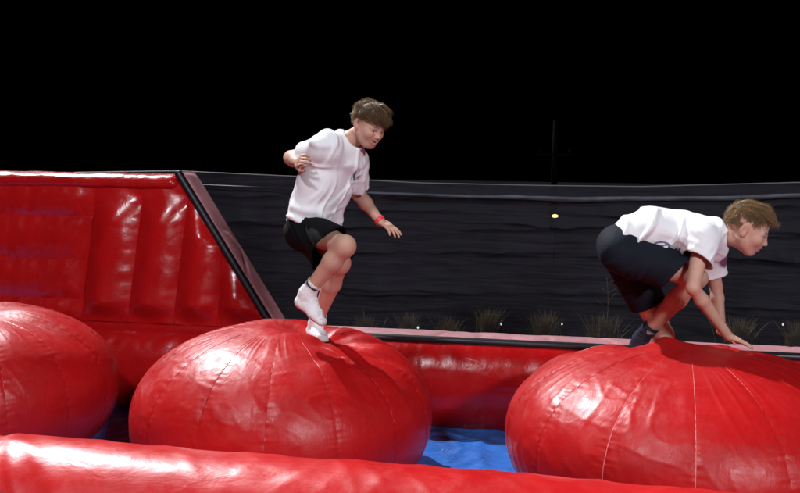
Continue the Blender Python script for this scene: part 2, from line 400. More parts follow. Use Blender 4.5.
# pale buckled strip below the top edge: streak of light put in as colour
U = np.linspace(0, 1, 7)
Xh, Uh = np.meshgrid(FX, U, indexing='ij')
wob = .012*noise(np.stack([Xh*1.6, Xh*0, Xh*0+3], -1))
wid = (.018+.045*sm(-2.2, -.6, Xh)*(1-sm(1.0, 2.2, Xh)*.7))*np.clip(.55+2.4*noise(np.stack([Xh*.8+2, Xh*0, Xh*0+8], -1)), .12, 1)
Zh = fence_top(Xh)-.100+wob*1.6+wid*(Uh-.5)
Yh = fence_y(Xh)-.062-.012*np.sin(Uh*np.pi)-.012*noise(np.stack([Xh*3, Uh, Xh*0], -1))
under(mesh_obj('lit_streak', np.stack([Xh, Yh, Zh], -1).reshape(-1, 3), grid_faces(900, 7), m_streak), fence)
v, f = tube(np.stack([FX[::6], fence_y(FX[::6])+.004, fence_top(FX[::6])+.004], -1), .005, 8)
under(mesh_obj('top_cable', v, f, m_cable), fence)
for x in (-7.4, -4.6, 4.4, 5.9):
    v, f = tube([(x, float(fence_y(np.array([x]))[0])+.06, -.06), (x, float(fence_y(np.array([x]))[0])+.06, float(fence_top(x))+.03)], .025, 12)
    under(mesh_obj('post', v, f, m_post), fence)

# ------------------------------------------------------------------ things beyond the mesh
m_grass = mat('dry_grass', (0.45, 0.37, 0.22), .8, vary=.35, vscale=9)
def tuft(px, base_py, w_px, h_px, seed, label, woody=False):
    r = np.random.default_rng(seed)
    z0 = -.06; d = P(px, base_py, 1.0)-np.array([0, CAM_Y, CAM_Z]); t = (z0-CAM_Z)/d[2]
    c = np.array([0, CAM_Y, CAM_Z])+d*t; dist = np.linalg.norm(d*t); s = dist/FPX
    root = thing('grass_tuft', tuple(c), label, 'grass tuft', 'dry tufts behind the mesh fence')
    V = []; F = []; n = int(420*r.uniform(.55, 1.1))
    for i in range(n):
        a = r.uniform(0, 2*np.pi); rad = abs(r.normal(0, .35))*w_px*s*.5
        b = c+np.array([np.cos(a)*rad, np.sin(a)*rad, 0]); lean = r.normal(0, .22, 2)+.35*np.array([np.cos(a), np.sin(a)])*rad/(w_px*s*.5)
        h = h_px*s*r.uniform(.45, 1.0); k = 5; w = r.uniform(.0035, .007); a2 = r.uniform(0, np.pi)
        side = np.array([np.cos(a2), np.sin(a2), 0])*w; st = len(V)
        for j in range(k):
            u = j/(k-1); q = b+np.array([lean[0]*h*u**1.6, lean[1]*h*u**1.6, h*u*(1-.12*u)])
            V += [q-side*(1-u*.9), q+side*(1-u*.9)]
        for j in range(k-1): F.append((st+2*j, st+2*j+1, st+2*j+3, st+2*j+2))
    under(tag(mesh_obj('blades', V, F, m_grass), kind='stuff'), root)
    if woody:
        zz = np.linspace(0, 1, 9); hh = 62*s
        path = c+np.stack([.03*np.sin(zz*3)+.0*zz, zz*0, zz*hh], -1)
        v, f = tube(path, .006*(1.1-zz*.6), 6); under(mesh_obj('stem', v, f, m_grass), root)
        for j in range(5):
            u = .55+.1*j; bpt = path[int(u*8)]; dv = np.array([r.uniform(.05, .14)*(1 if j % 3 else -1), r.uniform(-.05, .05), r.uniform(.05, .12)])
            v, f = tube([bpt, bpt+dv*.6, bpt+dv], [.003, .0025, .0015], 5); under(mesh_obj('twig', v, f, m_grass), root)
for a in ((408, 334, 26, 24, 1, 'faint short tuft of dry grass behind the mesh, beside a tiny white light'),
          (365, 333, 40, 22, 2, 'broad low tuft of dry grass behind the mesh near the running boy'),
          (448, 336, 34, 22, 3, 'short straggly tuft of dry grass in the middle of the mesh fence'),
          (488, 337, 26, 34, 4, 'tall thin tuft of dry grass behind the mesh'),
          (545, 339, 34, 32, 5, 'pointed yellowish tuft of dry grass beside a tiny white light'),
          (604, 341, 46, 30, 6, 'bushy yellowish tuft of dry grass with a bare stem beside the crouching boy', True),
          (738, 346, 40, 32, 7, 'dry grass tuft behind the crouching boy\'s hand'),
          (797, 349, 28, 32, 8, 'dry grass tuft past the last tiny white light')): tuft(*a)
m_white_e = emit('white_lamp', (1, .95, .85), 4); m_orange_e = emit('amber_lamp', (1, .62, .25), 9)
for i, (px, py, lab) in enumerate(((418, 327, 'tiny white ground light between two short grass tufts'), (501, 323.5, 'tiny white ground light beside the tall thin grass tuft'),
                     (562, 323.5, 'tiny white ground light between pointed and bushy grass tufts'), (783, 324, 'tiny white ground light beside the crouching boy\'s hand'))):
    d = P(px, py, 1.0)-np.array([0, CAM_Y, CAM_Z]); t = (.06-CAM_Z)/d[2]; c = np.array([0, CAM_Y, CAM_Z])+d*t
    root = thing('ground_light', (c[0], c[1], -.06), lab, 'light', 'tiny ground lights behind the mesh')
    v, f = tube([(c[0], c[1], -.09), (c[0], c[1], .04)], .008, 8); under(mesh_obj('stake', v, f, m_post), root)
    v, f = tube([(c[0], c[1], .042), (c[0], c[1], .05), (c[0], c[1], .064), (c[0], c[1], .068)], [.006, .010, .010, .006], 10); under(mesh_obj('bulb', v, f, m_white_e), root)
    v, f = tube([(c[0], c[1], .068), (c[0], c[1], .074)], [.018, .012], 10); under(mesh_obj('cap', v, f, m_post), root)
# amber lamp on a low post, and a utility pole far off
c = P(555, 216, 13.0)
root = thing('post_lamp', (c[0], c[1], -.06), 'small amber lamp glowing through the black mesh fence', 'lamp')
v, f = tube([(c[0], c[1], -.1), (c[0], c[1], c[2]-.09)], .014, 10); under(mesh_obj('post', v, f, m_post), root)
a = np.linspace(-1, 1, 9); v, f = tube(np.stack([c[0]+0*a, c[1]+0*a, c[2]+.035*a], -1), .065*np.sqrt(1.02-a*a), 14); under(mesh_obj('globe', v, f, m_orange_e), root)
v, f = tube([(c[0], c[1], c[2]+.05), (c[0], c[1], c[2]+.10)], [.10, .03], 14); under(mesh_obj('cap', v, f, m_post), root)
c = P(554, 186, 26.0); ct = P(553, 128, 26.0); s = (ct[2]-c[2])
root = thing('utility_pole', (c[0], c[1], -.06), 'faint utility pole with a crossarm standing in the dark beyond the fence', 'pole')
v, f = tube([(c[0], c[1], -.1), (c[0], c[1], ct[2]+.3)], [.13, .10], 12); under(mesh_obj('shaft', v, f, m_wood), root)
zc = P(553, 155, 26)[2]
under(mesh_obj('crossarm', *box((c[0]-.62, c[1]-.20, zc-.05), (c[0]+.62, c[1]-.125, zc+.06)), m_wood, smooth=False), root)
for dx in (-.5, .5):
    v, f = tube([(c[0]+dx, c[1]-.16, zc+.062), (c[0]+dx, c[1]-.16, zc+.13), (c[0]+dx, c[1]-.16, zc+.2)], [.03, .05, .02], 8); under(mesh_obj('insulator', v, f, m_wood), root)
# unseen floodlight masts, the taller one added as fill
for mi, (FLOOD, FLOOD_AIM, power) in enumerate(FLOODS):
    root = thing('floodlight_mast', (FLOOD.x, FLOOD.y, -.06), ('lower', 'added taller')[mi]+' steel mast carrying a wide floodlight that lights the lane', 'floodlight', 'floodlight masts')
    back = (FLOOD-FLOOD_AIM).normalized(); bx_ = FLOOD+back*.30
    v, f = tube([(bx_.x, bx_.y, -.1), (bx_.x, bx_.y, bx_.z+.2)], [.07, .05], 14); under(mesh_obj('shaft', v, f, m_post), root)
    rq = back.to_track_quat('Z', 'Y').to_matrix()
    def obox(lo, hi, off):
        v, f = box(lo, hi); return [tuple(FLOOD+back*off+rq @ Vector(q)) for q in v], f
    under(mesh_obj('housing', *obox((-.80, -.34, -.05), (.80, .34, .12), .10), m_post, smooth=False), root)
    under(mesh_obj('lens', *obox((-.75, -.30, -.01), (.75, .30, .0), .035), emit('lamp_glass', (1, .97, 1), 6), smooth=False), root)

# ------------------------------------------------------------------ people: implicit-surface sculpting
class Field:
    def __init__(s, lo, hi, h):
        s.lo = np.array(lo, float); s.h = h
        s.n = np.ceil((np.array(hi)-s.lo)/h).astype(int)+1
        s.ax = [s.lo[i]+h*np.arange(s.n[i]) for i in range(3)]
        s.D = np.full(s.n, .09, np.float32)
    def block(s, lo, hi, m):
        a = np.clip(np.floor((lo-m-s.lo)/s.h).astype(int), 0, s.n-1); b = np.clip(np.ceil((hi+m-s.lo)/s.h).astype(int)+1, 1, s.n)
        sl = tuple(slice(int(a[i]), int(max(b[i], a[i]+1))) for i in range(3))
        X = s.ax[0][sl[0]][:, None, None]; Y = s.ax[1][sl[1]][None, :, None]; Z = s.ax[2][sl[2]][None, None, :]
        return sl, X, Y, Z
    def add(s, prim, k=.02, off=0., clip=True):
        sl, X, Y, Z = s.block(prim.lo, prim.hi, abs(off)+k+.012)
        d = (prim.f(X, Y, Z, clip)-off).astype(np.float32); e = s.D[sl]
        if k > 0:
            h = np.clip(k-np.abs(e-d), 0, None)/k
            s.D[sl] = np.minimum(e, d)-h*h*k*.25
        else: s.D[sl] = np.minimum(e, d)
    def sub(s, prim, k=.01, off=0.):
        sl, X, Y, Z = s.block(prim.lo, prim.hi, abs(off)+k+.012)
        d = -(prim.f(X, Y, Z, False)-off).astype(np.float32); e = s.D[sl]
        h = np.clip(k-np.abs(e-d), 0, None)/k
        s.D[sl] = np.maximum(e, d)+h*h*k*.25
class Prim: pass
def unit(v): v = np.asarray(v, float); return v/np.linalg.norm(v)
def cone(a, b, ra, rb, w=None, rd=None, planes=()):
    """round cone; with w (a sideways direction) and rd=(depth radii) its section is an ellipse: ra,rb along w"""
    p = Prim(); a = np.asarray(a, float); b = np.asarray(b, float); ab = b-a; L2 = max(ab@ab, 1e-9); L = math.sqrt(L2)
    R_ = max(ra, rb, *(rd or (0,))); p.lo = np.minimum(a, b)-R_; p.hi = np.maximum(a, b)+R_
    t_ax = ab/L
    if w is not None:
        w = np.asarray(w, float); w = unit(w-t_ax*(w@t_ax)); q = np.cross(t_ax, w)
    def f(X, Y, Z, clip=True):
        x, y, z = X-a[0], Y-a[1], Z-a[2]
        t0 = (x*ab[0]+y*ab[1]+z*ab[2])/L2; t = np.clip(t0, 0, 1); r = ra+(rb-ra)*t
        if w is None:
            dx, dy, dz = x-ab[0]*t, y-ab[1]*t, z-ab[2]*t
            d = np.sqrt(dx*dx+dy*dy+dz*dz)-r
        else:
            u = x*w[0]+y*w[1]+z*w[2]; v = x*q[0]+y*q[1]+z*q[2]; e = (t0-t)*L
            r2 = rd[0]+(rd[1]-rd[0])*t; re = np.minimum(r, r2)
            k0 = np.sqrt((u/r)**2+(v/r2)**2+(e/re)**2); k1 = np.sqrt((u/r**2)**2+(v/r2**2)**2+(e/re**2)**2)+1e-9
            d = k0*(k0-1)/k1
        if clip:
            for (o, n) in planes:
                d = np.maximum(d, (X-o[0])*n[0]+(Y-o[1])*n[1]+(Z-o[2])*n[2])
        return d
    p.f = f; return p
def ell(c, r, Rm=None):
    p = Prim(); c = np.asarray(c, float); r = np.asarray(r, float); Rm = np.eye(3) if Rm is None else Rm
    p.lo = c-r.max(); p.hi = c+r.max()
    def f(X, Y, Z, clip=True):
        x, y, z = X-c[0], Y-c[1], Z-c[2]
        l = [x*Rm[0, i]+y*Rm[1, i]+z*Rm[2, i] for i in range(3)]
        k0 = np.sqrt(sum((l[i]/r[i])**2 for i in range(3))); k1 = np.sqrt(sum((l[i]/r[i]**2)**2 for i in range(3)))+1e-9
        return k0*(k0-1)/k1
    p.f = f; return p
def surface_nets(D, lo, h):
    s = D < 0; n = D.shape
    c = [s[i:n[0]-1+i, j:n[1]-1+j, k:n[2]-1+k] for i in (0, 1) for j in (0, 1) for k in (0, 1)]
    cnt = sum(q.astype(np.uint8) for q in c); act = (cnt > 0) & (cnt < 8)
    ids = np.argwhere(act); idx = np.full(act.shape, -1, np.int64); idx[act] = np.arange(len(ids))
    corners = [(i, j, k) for i in (0, 1) for j in (0, 1) for k in (0, 1)]
    val = {q: D[ids[:, 0]+q[0], ids[:, 1]+q[1], ids[:, 2]+q[2]] for q in corners}
    acc = np.zeros((len(ids), 3)); num = np.zeros(len(ids))
    for a in corners:
        for ax in range(3):
            if a[ax]: continue
            b = list(a); b[ax] = 1; b = tuple(b); va, vb = val[a], val[b]; m = (va < 0) != (vb < 0)
            t = np.where(m, va/np.where(m, va-vb, 1), 0)
            pt = np.array(a, float)[None]+np.zeros((len(ids), 3)); pt[:, ax] += t
            acc += pt*m[:, None]; num += m
    V = lo+h*(ids+acc/num[:, None]); F = []
    for ax in range(3):
        o = [q for q in range(3) if q != ax]
        sl0 = [slice(1, n[q]-1) for q in range(3)]; sl1 = list(sl0); sl0[ax] = slice(0, n[ax]-1); sl1[ax] = slice(1, n[ax])
        A, B = s[tuple(sl0)], s[tuple(sl1)]; e = np.argwhere(A != B)
        flip = A[tuple(e.T)]
        base = e.copy(); 
        for q in o: base[:, q] += 1
        def cell(d0, d1):
            cc = base.copy(); cc[:, o[0]] -= d0; cc[:, o[1]] -= d1
            return idx[cc[:, 0], cc[:, 1], cc[:, 2]]
        q = np.stack([cell(1, 1), cell(0, 1), cell(0, 0), cell(1, 0)], -1)
        if ax == 1: flip = ~flip
        q[~flip] = q[~flip][:, ::-1]
        F.append(q)
    return V, np.concatenate(F)
def relax(V, F, it, lam=.5):
    """Taubin-style smoothing on quads"""
    E = np.concatenate([F[:, [0, 1]], F[:, [1, 2]], F[:, [2, 3]], F[:, [3, 0]]]); n = len(V)
    deg = np.bincount(E.ravel(), minlength=n)
    for k in range(it):
        for l in (lam, -lam*.96):
            S = np.zeros_like(V)
            for a in range(3):
                S[:, a] = np.bincount(E[:, 0], V[E[:, 1], a], n)+np.bincount(E[:, 1], V[E[:, 0], a], n)
            V = V+l*(S/deg[:, None]-V)
    return V
def normals(V, F):
    fn = np.cross(V[F[:, 2]]-V[F[:, 0]], V[F[:, 3]]-V[F[:, 1]]); N = np.zeros_like(V)
    for a in range(3):
        for c in range(4): N[:, a] += np.bincount(F[:, c], fn[:, a], len(V))
    return N/(np.linalg.norm(N, axis=1)[:, None]+1e-12)
def sample(fld, V):
    x = (V-fld.lo)/fld.h; i = np.clip(np.floor(x).astype(int), 0, fld.n-2); t = np.clip(x-i, 0, 1); s = 0
    for a in (0, 1):
        for b in (0, 1):
            for c in (0, 1):
                s = s+fld.D[i[:, 0]+a, i[:, 1]+b, i[:, 2]+c]*(t[:, 0] if a else 1-t[:, 0])*(t[:, 1] if b else 1-t[:, 1])*(t[:, 2] if c else 1-t[:, 2])
    return s
def bounds(prims, m):
    return np.min([p.lo for p in prims], 0)-m, np.max([p.hi for p in prims], 0)+m
def garment(name, prims, carve, mat_, root, k=.04, thick=.008, h=.0038, fold=None, color=None, smooth_it=3):
    """cloth shell: union of clipped volumes, hollowed so that its openings are real"""
    lo, hi = bounds(prims, .03)
    A = Field(lo, hi, h); B = Field(lo, hi, h)
    for p in prims: A.add(p, getattr(p, 'k', k)); B.add(p, getattr(p, 'k', k), -thick, clip=False)
    for p in carve: B.add(p, .01, 0)
    G = np.maximum(A.D, -B.D)
    V, F = surface_nets(G, lo, h)
    V = relax(V, F, smooth_it)
    if fold is not None:
        N = normals(V, F); outer = sm(.002, .006, sample(B, V))
        V = V+N*(fold(V)*outer)[:, None]; V = relax(V, F, 2)
    o = mesh_obj(name, V, F, mat_, colors=color(V) if color else None); under(o, root); return o

def head_frame(yaw, pitch, roll=0.):
    """columns: forward, left, up of a head whose face looks along +x turned by yaw towards -y and dipped by pitch"""
    f = np.array([math.cos(yaw)*math.cos(pitch), -math.sin(yaw)*math.cos(pitch), -math.sin(pitch)])
    l = unit(np.cross([0, 0, 1], f)); u = np.cross(f, l)
    l2 = math.cos(roll)*l+math.sin(roll)*u; u2 = -math.sin(roll)*l+math.cos(roll)*u
    return np.stack([f, l2, u2], 1)
def head_prims(c, H, sc, mouth_open):
    g = lambda x, y, z: c+H @ (np.array([x, y, z])*sc)
    A = [];S = []
    def E(p, r, k, off=None): A.append((ell(g(*p), np.array(r)*sc, H), k))
    def K(a, b, ra, rb, k): A.append((cone(g(*a), g(*b), ra*sc, rb*sc), k))
    E((-.014, 0, .036), (.096, .075, .082), .01)
    E((.022, 0, -.016), (.066, .063, .078), .03)
    E((.038, 0, -.055), (.047, .047, .043), .03)
    E((.064, 0, -.087), (.018, .022, .016), .020)
    for s in (-1, 1):
        K((-.004, s*.054, -.042), (.053, s*.022, -.087), .016, .015, .028)
        E((.057, s*.038, -.022), (.028, .025, .026), .022)
        K((.077, s*.012, .021), (.068, s*.046, .017), .0075, .007, .018)
    K((.082, 0, .010), (.1025, 0, -.022), .0085, .0105, .016)
    for s in (-1, 1): E((.094, s*.0105, -.026), (.010, .0075, .0075), .007)
    E((.074, 0, -.050), (.020, .028, .020), .016)
    cz = .008 if mouth_open else .001                                   # corners of a smile turn up
    K((.080, -.023, -.052+cz), (.0920, 0, -.0480), .0032, .0052, .007); K((.0920, 0, -.0480), (.080, .023, -.052+cz), .0052, .0032, .007)
    lo_ = -.062-(.009 if mouth_open else 0)
    K((.079, -.020, lo_+.006+cz), (.0880, 0, lo_), .0032, .0055, .007); K((.0880, 0, lo_), (.079, .020, lo_+.006+cz), .0055, .0032, .007)
    if mouth_open:
        for y0, y1 in ((-.022, 0), (0, .022)):
            S.append((cone(g(.0935-.25*abs(y0), y0, -.0565+.28*abs(y0)), g(.0935-.25*abs(y1), y1, -.0565+.28*abs(y1)), .0052*sc, .0052*sc), .003))
    else:
        S.append((cone(g(.0945, -.022, -.0545), g(.0945, .022, -.0545), .0022*sc, .0022*sc), .003))
    for s in (-1, 1):
        S.append((ell(g(.092, s*.031, .001), np.array([.017, .0135, .0060])*sc, H), .007))
        S.append((ell(g(.100, s*.006, -.033), np.array([.004, .003, .003])*sc, H), .003))
    ears = []
    for s in (-1, 1):
        er = H @ np.array(Matrix.Rotation(s*-.35, 3, 'Z'))
        ears.append((ell(g(-.014, s*.079, .000), np.array([.020, .0075, .032])*sc, er), .006))
        ears.append((ell(g(-.006, s*.076, -.024), np.array([.010, .008, .013])*sc, er), .008))
        S.append((ell(g(-.009, s*.088, .002), np.array([.011, .006, .019])*sc, er), .005))
    return A+ears, S, g

def hand_prims(wrist, d, palm_n, side, curl, sc=1.0, spread=.1, straight=()):
    """wrist point, d = pointing direction, palm_n = direction the palm faces, side=+1 when the thumb lies along cross(d, palm_n)"""
    d = unit(d); pn = unit(np.asarray(palm_n, float)-d*(np.asarray(palm_n) @ d)); th = np.cross(d, pn)*side
    q = []
    wid = .036*sc
    q.append((cone(wrist+d*.012*sc, wrist+d*.062*sc, .026*sc, .038*sc, th, (.017*sc, .014*sc)), .012))
    q.append((cone(wrist+d*.02*sc+th*.022*sc, wrist+d*.045*sc+th*.030*sc, .016*sc, .012*sc), .010))
    lens = (.070, .078, .072, .056)
    for i in range(4):
        off = (1.5-i)/1.5*.029*sc
        base = wrist+d*(.082-.004*abs(i-1.2))*sc+th*off
        dirn = unit(d+th*spread*(1.5-i)/1.5); L = lens[i]*sc; cu = 0.06 if i in straight else curl[i] if hasattr(curl, '__len__') else curl
        p = base-d*.01*sc
        for seg, (fr, ra) in enumerate(((.48, .0085), (.29, .0076), (.23, .0068))):
            ang = cu*(seg+.6); dd_ = unit(dirn*math.cos(ang)+pn*math.sin(ang)); e = p+dd_*L*fr
            q.append((cone(p, e, ra*sc, (ra-.0010)*sc), .0035)); p = e
    p = wrist+d*.030*sc+th*.032*sc; t1 = p+unit(d*.75+th*.55+pn*.35)*.034*sc; t2 = t1+unit(d*.95+th*.15+pn*.4)*.028*sc
    q.append((cone(p, t1, .0115*sc, .0095*sc), .008)); q.append((cone(t1, t2, .0095*sc, .0072*sc), .003))
    return q
def foot_prims(ankle, heel, toe, sc=1., inf=0.):
    a, h, t = map(np.asarray, (ankle, heel, toe)); fwd = unit(t-h); upv = unit((a-h)-fwd*((a-h) @ fwd)); sd = np.cross(fwd, upv)
    i = inf
    return [(cone(a, h+upv*.034*sc+fwd*.03*sc, .036*sc+i, .033*sc+i), .02),
            (cone(h+fwd*.030*sc+upv*.030*sc, h+(t-h)*.62+upv*.030*sc, .030*sc+i, .041*sc+i, sd, (.031*sc+i, .027*sc+i)), .02),
            (cone(a+fwd*.01*sc, h+(t-h)*.60+upv*.036*sc, .036*sc+i, .026*sc+i), .03),
            (cone(h+(t-h)*.60+upv*.024*sc, t-fwd*.028*sc+upv*.019*sc, .042*sc+i, .034*sc+i, sd, (.025*sc+i, .018*sc+i)), .02)]

SKIN = np.array((.56, .315, .235))
def build_body(name, groups, subs, head, root, h=.0038, mopen=False):
    prims = [p for p, k in groups]
    lo, hi = bounds(prims, .02)
    f = Field(lo, hi, h)
    for p, k in groups: f.add(p, k)
    for p, k in subs: f.sub(p, k)
    V, F = surface_nets(f.D, lo, h); V = relax(V, F, 2)
    c, H, sc = head
    L = ((V-c) @ H)/sc                                        # head coordinates for lips, brows, cheeks
    col = np.tile(SKIN, (len(V), 1))*(1+.10*noise(V*22)+.06*noise(V*70))[:, None]*(1-np.array([0, .22, .22])*np.clip(noise(V*9+3)*1.6, 0, 1)[:, None])
    def blend(w, cc):
        nonlocal col
        col = col*(1-w[:, None])+np.array(cc)*w[:, None]
    isface = (np.abs(L).max(1) < .14) & (L[:, 0] > .03)
    lips = np.exp(-(((L[:, 2]+.056)/.010)**2+((L[:, 1])/.020)**4+((L[:, 0]-.092)/.012)**4))*isface
    blend(.55*np.clip(lips, 0, 1), (.46, .17, .15))
    if mopen:
        blend(.9*np.exp(-(((L[:, 2]+.0560)/.0052)**4+(L[:, 1]/.019)**4))*isface*(L[:, 0] < .0885), (.10, .025, .025))
    for s in (-1, 1):
        ch = np.exp(-(((L[:, 1]-s*.042)/.02)**2+((L[:, 2]+.022)/.018)**2))*isface
        blend(.35*ch, (.62, .24, .18))
        br = np.exp(-(((L[:, 1]-s*.030)/.017)**4+((L[:, 2]-.024-.08*(.03-np.abs(L[:, 1]-s*.03)))/.0045)**2))*isface
        blend(.8*br, (.10, .06, .04))
        lash = np.exp(-(((L[:, 1]-s*.031)/.0145)**4+((L[:, 2]-.0065+6*(L[:, 1]-s*.031)**2)/.0026)**2))*isface
        blend(.85*np.clip(lash, 0, 1), (.05, .03, .025))
        ear = np.exp(-(((L[:, 1]-s*.08)/.014)**4+((L[:, 0]+.012)/.024)**4+(L[:, 2]/.04)**4))
        blend(.3*ear, (.62, .22, .17))
    o = mesh_obj('body', V, F, m_skin, colors=col); under(o, root); 
    return o, f
def ball_part(name, c, r, mat_, root, sub=None):
    a = np.linspace(-1, 1, 11); v, f = tube(np.stack([c[0]+0*a, c[1]+0*a, c[2]+r*a], -1), r*np.sqrt(np.clip(1-a*a, 1e-4, 1)), 16)
    o = mesh_obj(name, v, f, mat_); under(o, root); return o
def disc(name, c, n, r, mat_, root):
    n = unit(n); u = unit(np.cross(n, [0, 0, 1.])); w = np.cross(n, u); k = 14
    v = [c+n*r*.25]+[c+r*(math.cos(t)*u+math.sin(t)*w) for t in np.linspace(0, 2*np.pi, k, endpoint=False)]
    o = mesh_obj(name, v, [(0, 1+i, 1+(i+1) % k) for i in range(k)], mat_); under(o, root); return o

def hair(root, c, H, sc, seed, style, mat_, cap_mat, top_lim=1.14, base_col=(.2, .11, .05)):
    """scalp cap plus combed strands; style(p) -> root ok, comb direction, length (head coordinates)"""
    r = np.random.default_rng(seed)
    cc = np.array([-.014, 0, .036]); ra = np.array([.096, .075, .082])
    # cap
    th, ph_ = np.meshgrid(np.linspace(0, 2*np.pi, 96), np.linspace(-.5*np.pi, .5*np.pi, 60), indexing='ij')
    d = np.stack([np.cos(ph_)*np.cos(th), np.cos(ph_)*np.sin(th), np.sin(ph_)], -1)
    w, _, _, thick = style(cc+d*ra, d)
    sh = cc+d*(ra-.004+thick[..., None]*w[..., None]+.003*w[..., None]*noise(d*9+seed)[..., None])
    sh = c+(sh*sc) @ H.T
    o = mesh_obj('scalp_hair', sh.reshape(-1, 3), grid_faces(96, 60)[:, ::-1], cap_mat); 
    keep = (w.reshape(-1)[grid_faces(96, 60)].min(1) > .35)
    me = o.data; bpy.data.objects.remove(o); bpy.data.meshes.remove(me)
    ff = grid_faces(96, 60)[keep]
    hr = mesh_obj('hair', sh.reshape(-1, 3), ff, cap_mat); under(hr, root)
    # strands in locks
    V = []; F = []; CL = []; NL, PER, K = 520, 14, 8
    d = r.normal(size=(NL*6, 3)); d /= np.linalg.norm(d, axis=1)[:, None]
    w, comb, ln, thick = style(cc+d*ra, d)
    ok = np.argwhere(w > .5)[:NL, 0]
    for li in ok:
        d0 = d[li]; cm = comb[li]+r.normal(0, .13, 3); fly = r.random() < .10; L0 = ln[li]*r.uniform(.6, 1.2)*(1.15 if fly else 1); lift = r.uniform(.0, .26)+(.35 if fly else 0); tone = np.clip(r.lognormal(0, .45), .4, 2.2)
        tl = r.uniform(1.02, top_lim)+(.10 if fly else 0); curl = r.normal(0, .22, 3); jit = r.normal(0, .065, (PER, 3)); tipx = r.normal(0, .005, (PER, 3))
        for s in range(PER):
            dn = unit(d0+jit[s]); p = cc+dn*(ra+thick[li]*.45); n0 = dn
            Ls = L0*r.uniform(.8, 1.08); dirv = unit(n0*lift*1.2+cm); pts = []
            for k in range(K):
                pts.append(p.copy())
                dirv = unit(dirv+cm*.16+curl*.10+np.array([0, 0, -.06]))
                p = p+dirv*Ls/(K-1)
                q = (p-cc)/(ra+thick[li]*(.85+.4*lift)); m_ = np.linalg.norm(q)
                if m_ < 1 or m_ > tl: p = cc+q/m_*min(max(m_, 1), tl)*(ra+thick[li]*(.85+.4*lift))
            pts = np.array(pts)+tipx[s]*np.linspace(0, 1, K)[:, None]
            pts = c+(pts*sc) @ H.T; st = len(V)
            T = unit(pts[-1]-pts[0]+1e-6); u = unit(np.cross(T, r.normal(size=3))); w2 = np.cross(T, u)
            rad = .00085*np.linspace(1.25, .25, K)
            CL += [np.array(base_col)*tone*r.uniform(.8, 1.2)]*(3*K)
            for k in range(K):
                V += [pts[k]+rad[k]*u, pts[k]+rad[k]*(-.5*u+.87*w2), pts[k]+rad[k]*(-.5*u-.87*w2)]
            for k in range(K-1):
                for j in range(3): F.append((st+3*k+j, st+3*k+(j+1) % 3, st+3*k+3+(j+1) % 3, st+3*k+3+j))
    st_o = mesh_obj('strands', np.array(V), np.array(F), mat_, colors=np.clip(np.array(CL), 0, 1)); st_o['kind'] = 'stuff'; under(st_o, root)

m_skin = mat('skin', tuple(SKIN), .55, .35, sss=.12, attr=True, bump=[((220, 220, 220), .08, .002, 3)])
m_eye = mat('eye_white', (.75, .72, .70), .15); m_iris = mat('iris', (.05, .035, .025), .1)
m_teeth = mat('teeth', (.75, .70, .62), .25)
m_shirt = mat('white_cotton', (.80, .78, .80), .85, .2, attr=True, sheen=.15, bump=[((9, 9, 9), .10, .012, 3), ((400, 400, 400), .06, .001, 2)])
m_shorts1 = mat('black_shorts', (.0045, .0045, .006), .85, .12, vary=.2, bump=[((14, 14, 14), .25, .012, 4)])
m_shorts2 = mat('navy_shorts', (.006, .008, .015), .8, .18, vary=.2, bump=[((14, 14, 14), .25, .012, 4)])
m_sockw = mat('white_sock', (.78, .76, .78), .9, .1, attr=True, bump=[((60, 60, 60), .3, .006, 3)])
m_sockn = mat('navy_sock', (.03, .036, .055), .9, .1, attr=True, bump=[((60, 60, 60), .3, .006, 3)])
m_band = mat('wristband', (.85, .05, .07), .4)
def hair_mat(name, dark, glow, t):
    m = mat(name, dark, .34, .6, coat=.15, coat_r=.3, attr=True); nt = m.node_tree; b = nt.nodes['Principled BSDF']
    tr = nt.nodes.new('ShaderNodeBsdfTranslucent'); tr.inputs[0].default_value = (*glow, 1); mx = nt.nodes.new('ShaderNodeMixShader'); mx.inputs[0].default_value = t
    nt.links.new(b.outputs[0], mx.inputs[1]); nt.links.new(tr.outputs[0], mx.inputs[2]); nt.links.new(mx.outputs[0], nt.nodes['Material Output'].inputs[0]); return m
m_hair1 = hair_mat('brown_hair', (.125, .068, .030), (.98, .78, .46), .34)
m_hair1b = mat('brown_hair_base', (.045, .027, .015), .6, .3, vary=.3, vscale=60)
m_hair2 = hair_mat('light_brown_hair', (.22, .125, .058), (.98, .78, .46), .34)
m_hair2b = mat('light_brown_hair_base', (.07, .042, .022), .6, .3, vary=.3, vscale=60)

def folds(dir_u, dir_v, fu, fv, amp, seed):
    dir_u = unit(dir_u); dir_v = unit(dir_v)
    def f(V):
        u, v = V @ dir_u, V @ dir_v; wv = .6*noise(np.stack([v*5+seed, u*4, v*0], -1))
        a = noise(np.stack([u*fu+wv+seed, v*fv, V[:, 1]*2+seed], -1))
        m_ = np.clip(.45+1.6*noise(V*4+seed), 0, 1)
        return amp*(np.exp(-(a/.10)**2)-.16)*m_
    return f
def pick(V, px, py):
    o = np.array([0, CAM_Y, CAM_Z]); d = unit(P(px, py, 1.0)-o); q = V-o; t = q @ d
    dist = np.linalg.norm(q-t[:, None]*d, axis=1); m_ = dist < .012
    return V[m_][t[m_].argmin()]
def eyes_for(g, H, sc, look, root):
    for s in (-1, 1):
        e = g(.0690, s*.031, .001); ball_part('eye', e, .0122*sc, m_eye, root)
        n = H @ unit(np.array(look)); disc('iris', e+n*.0117*sc, n, .0058*sc, m_iris, root)

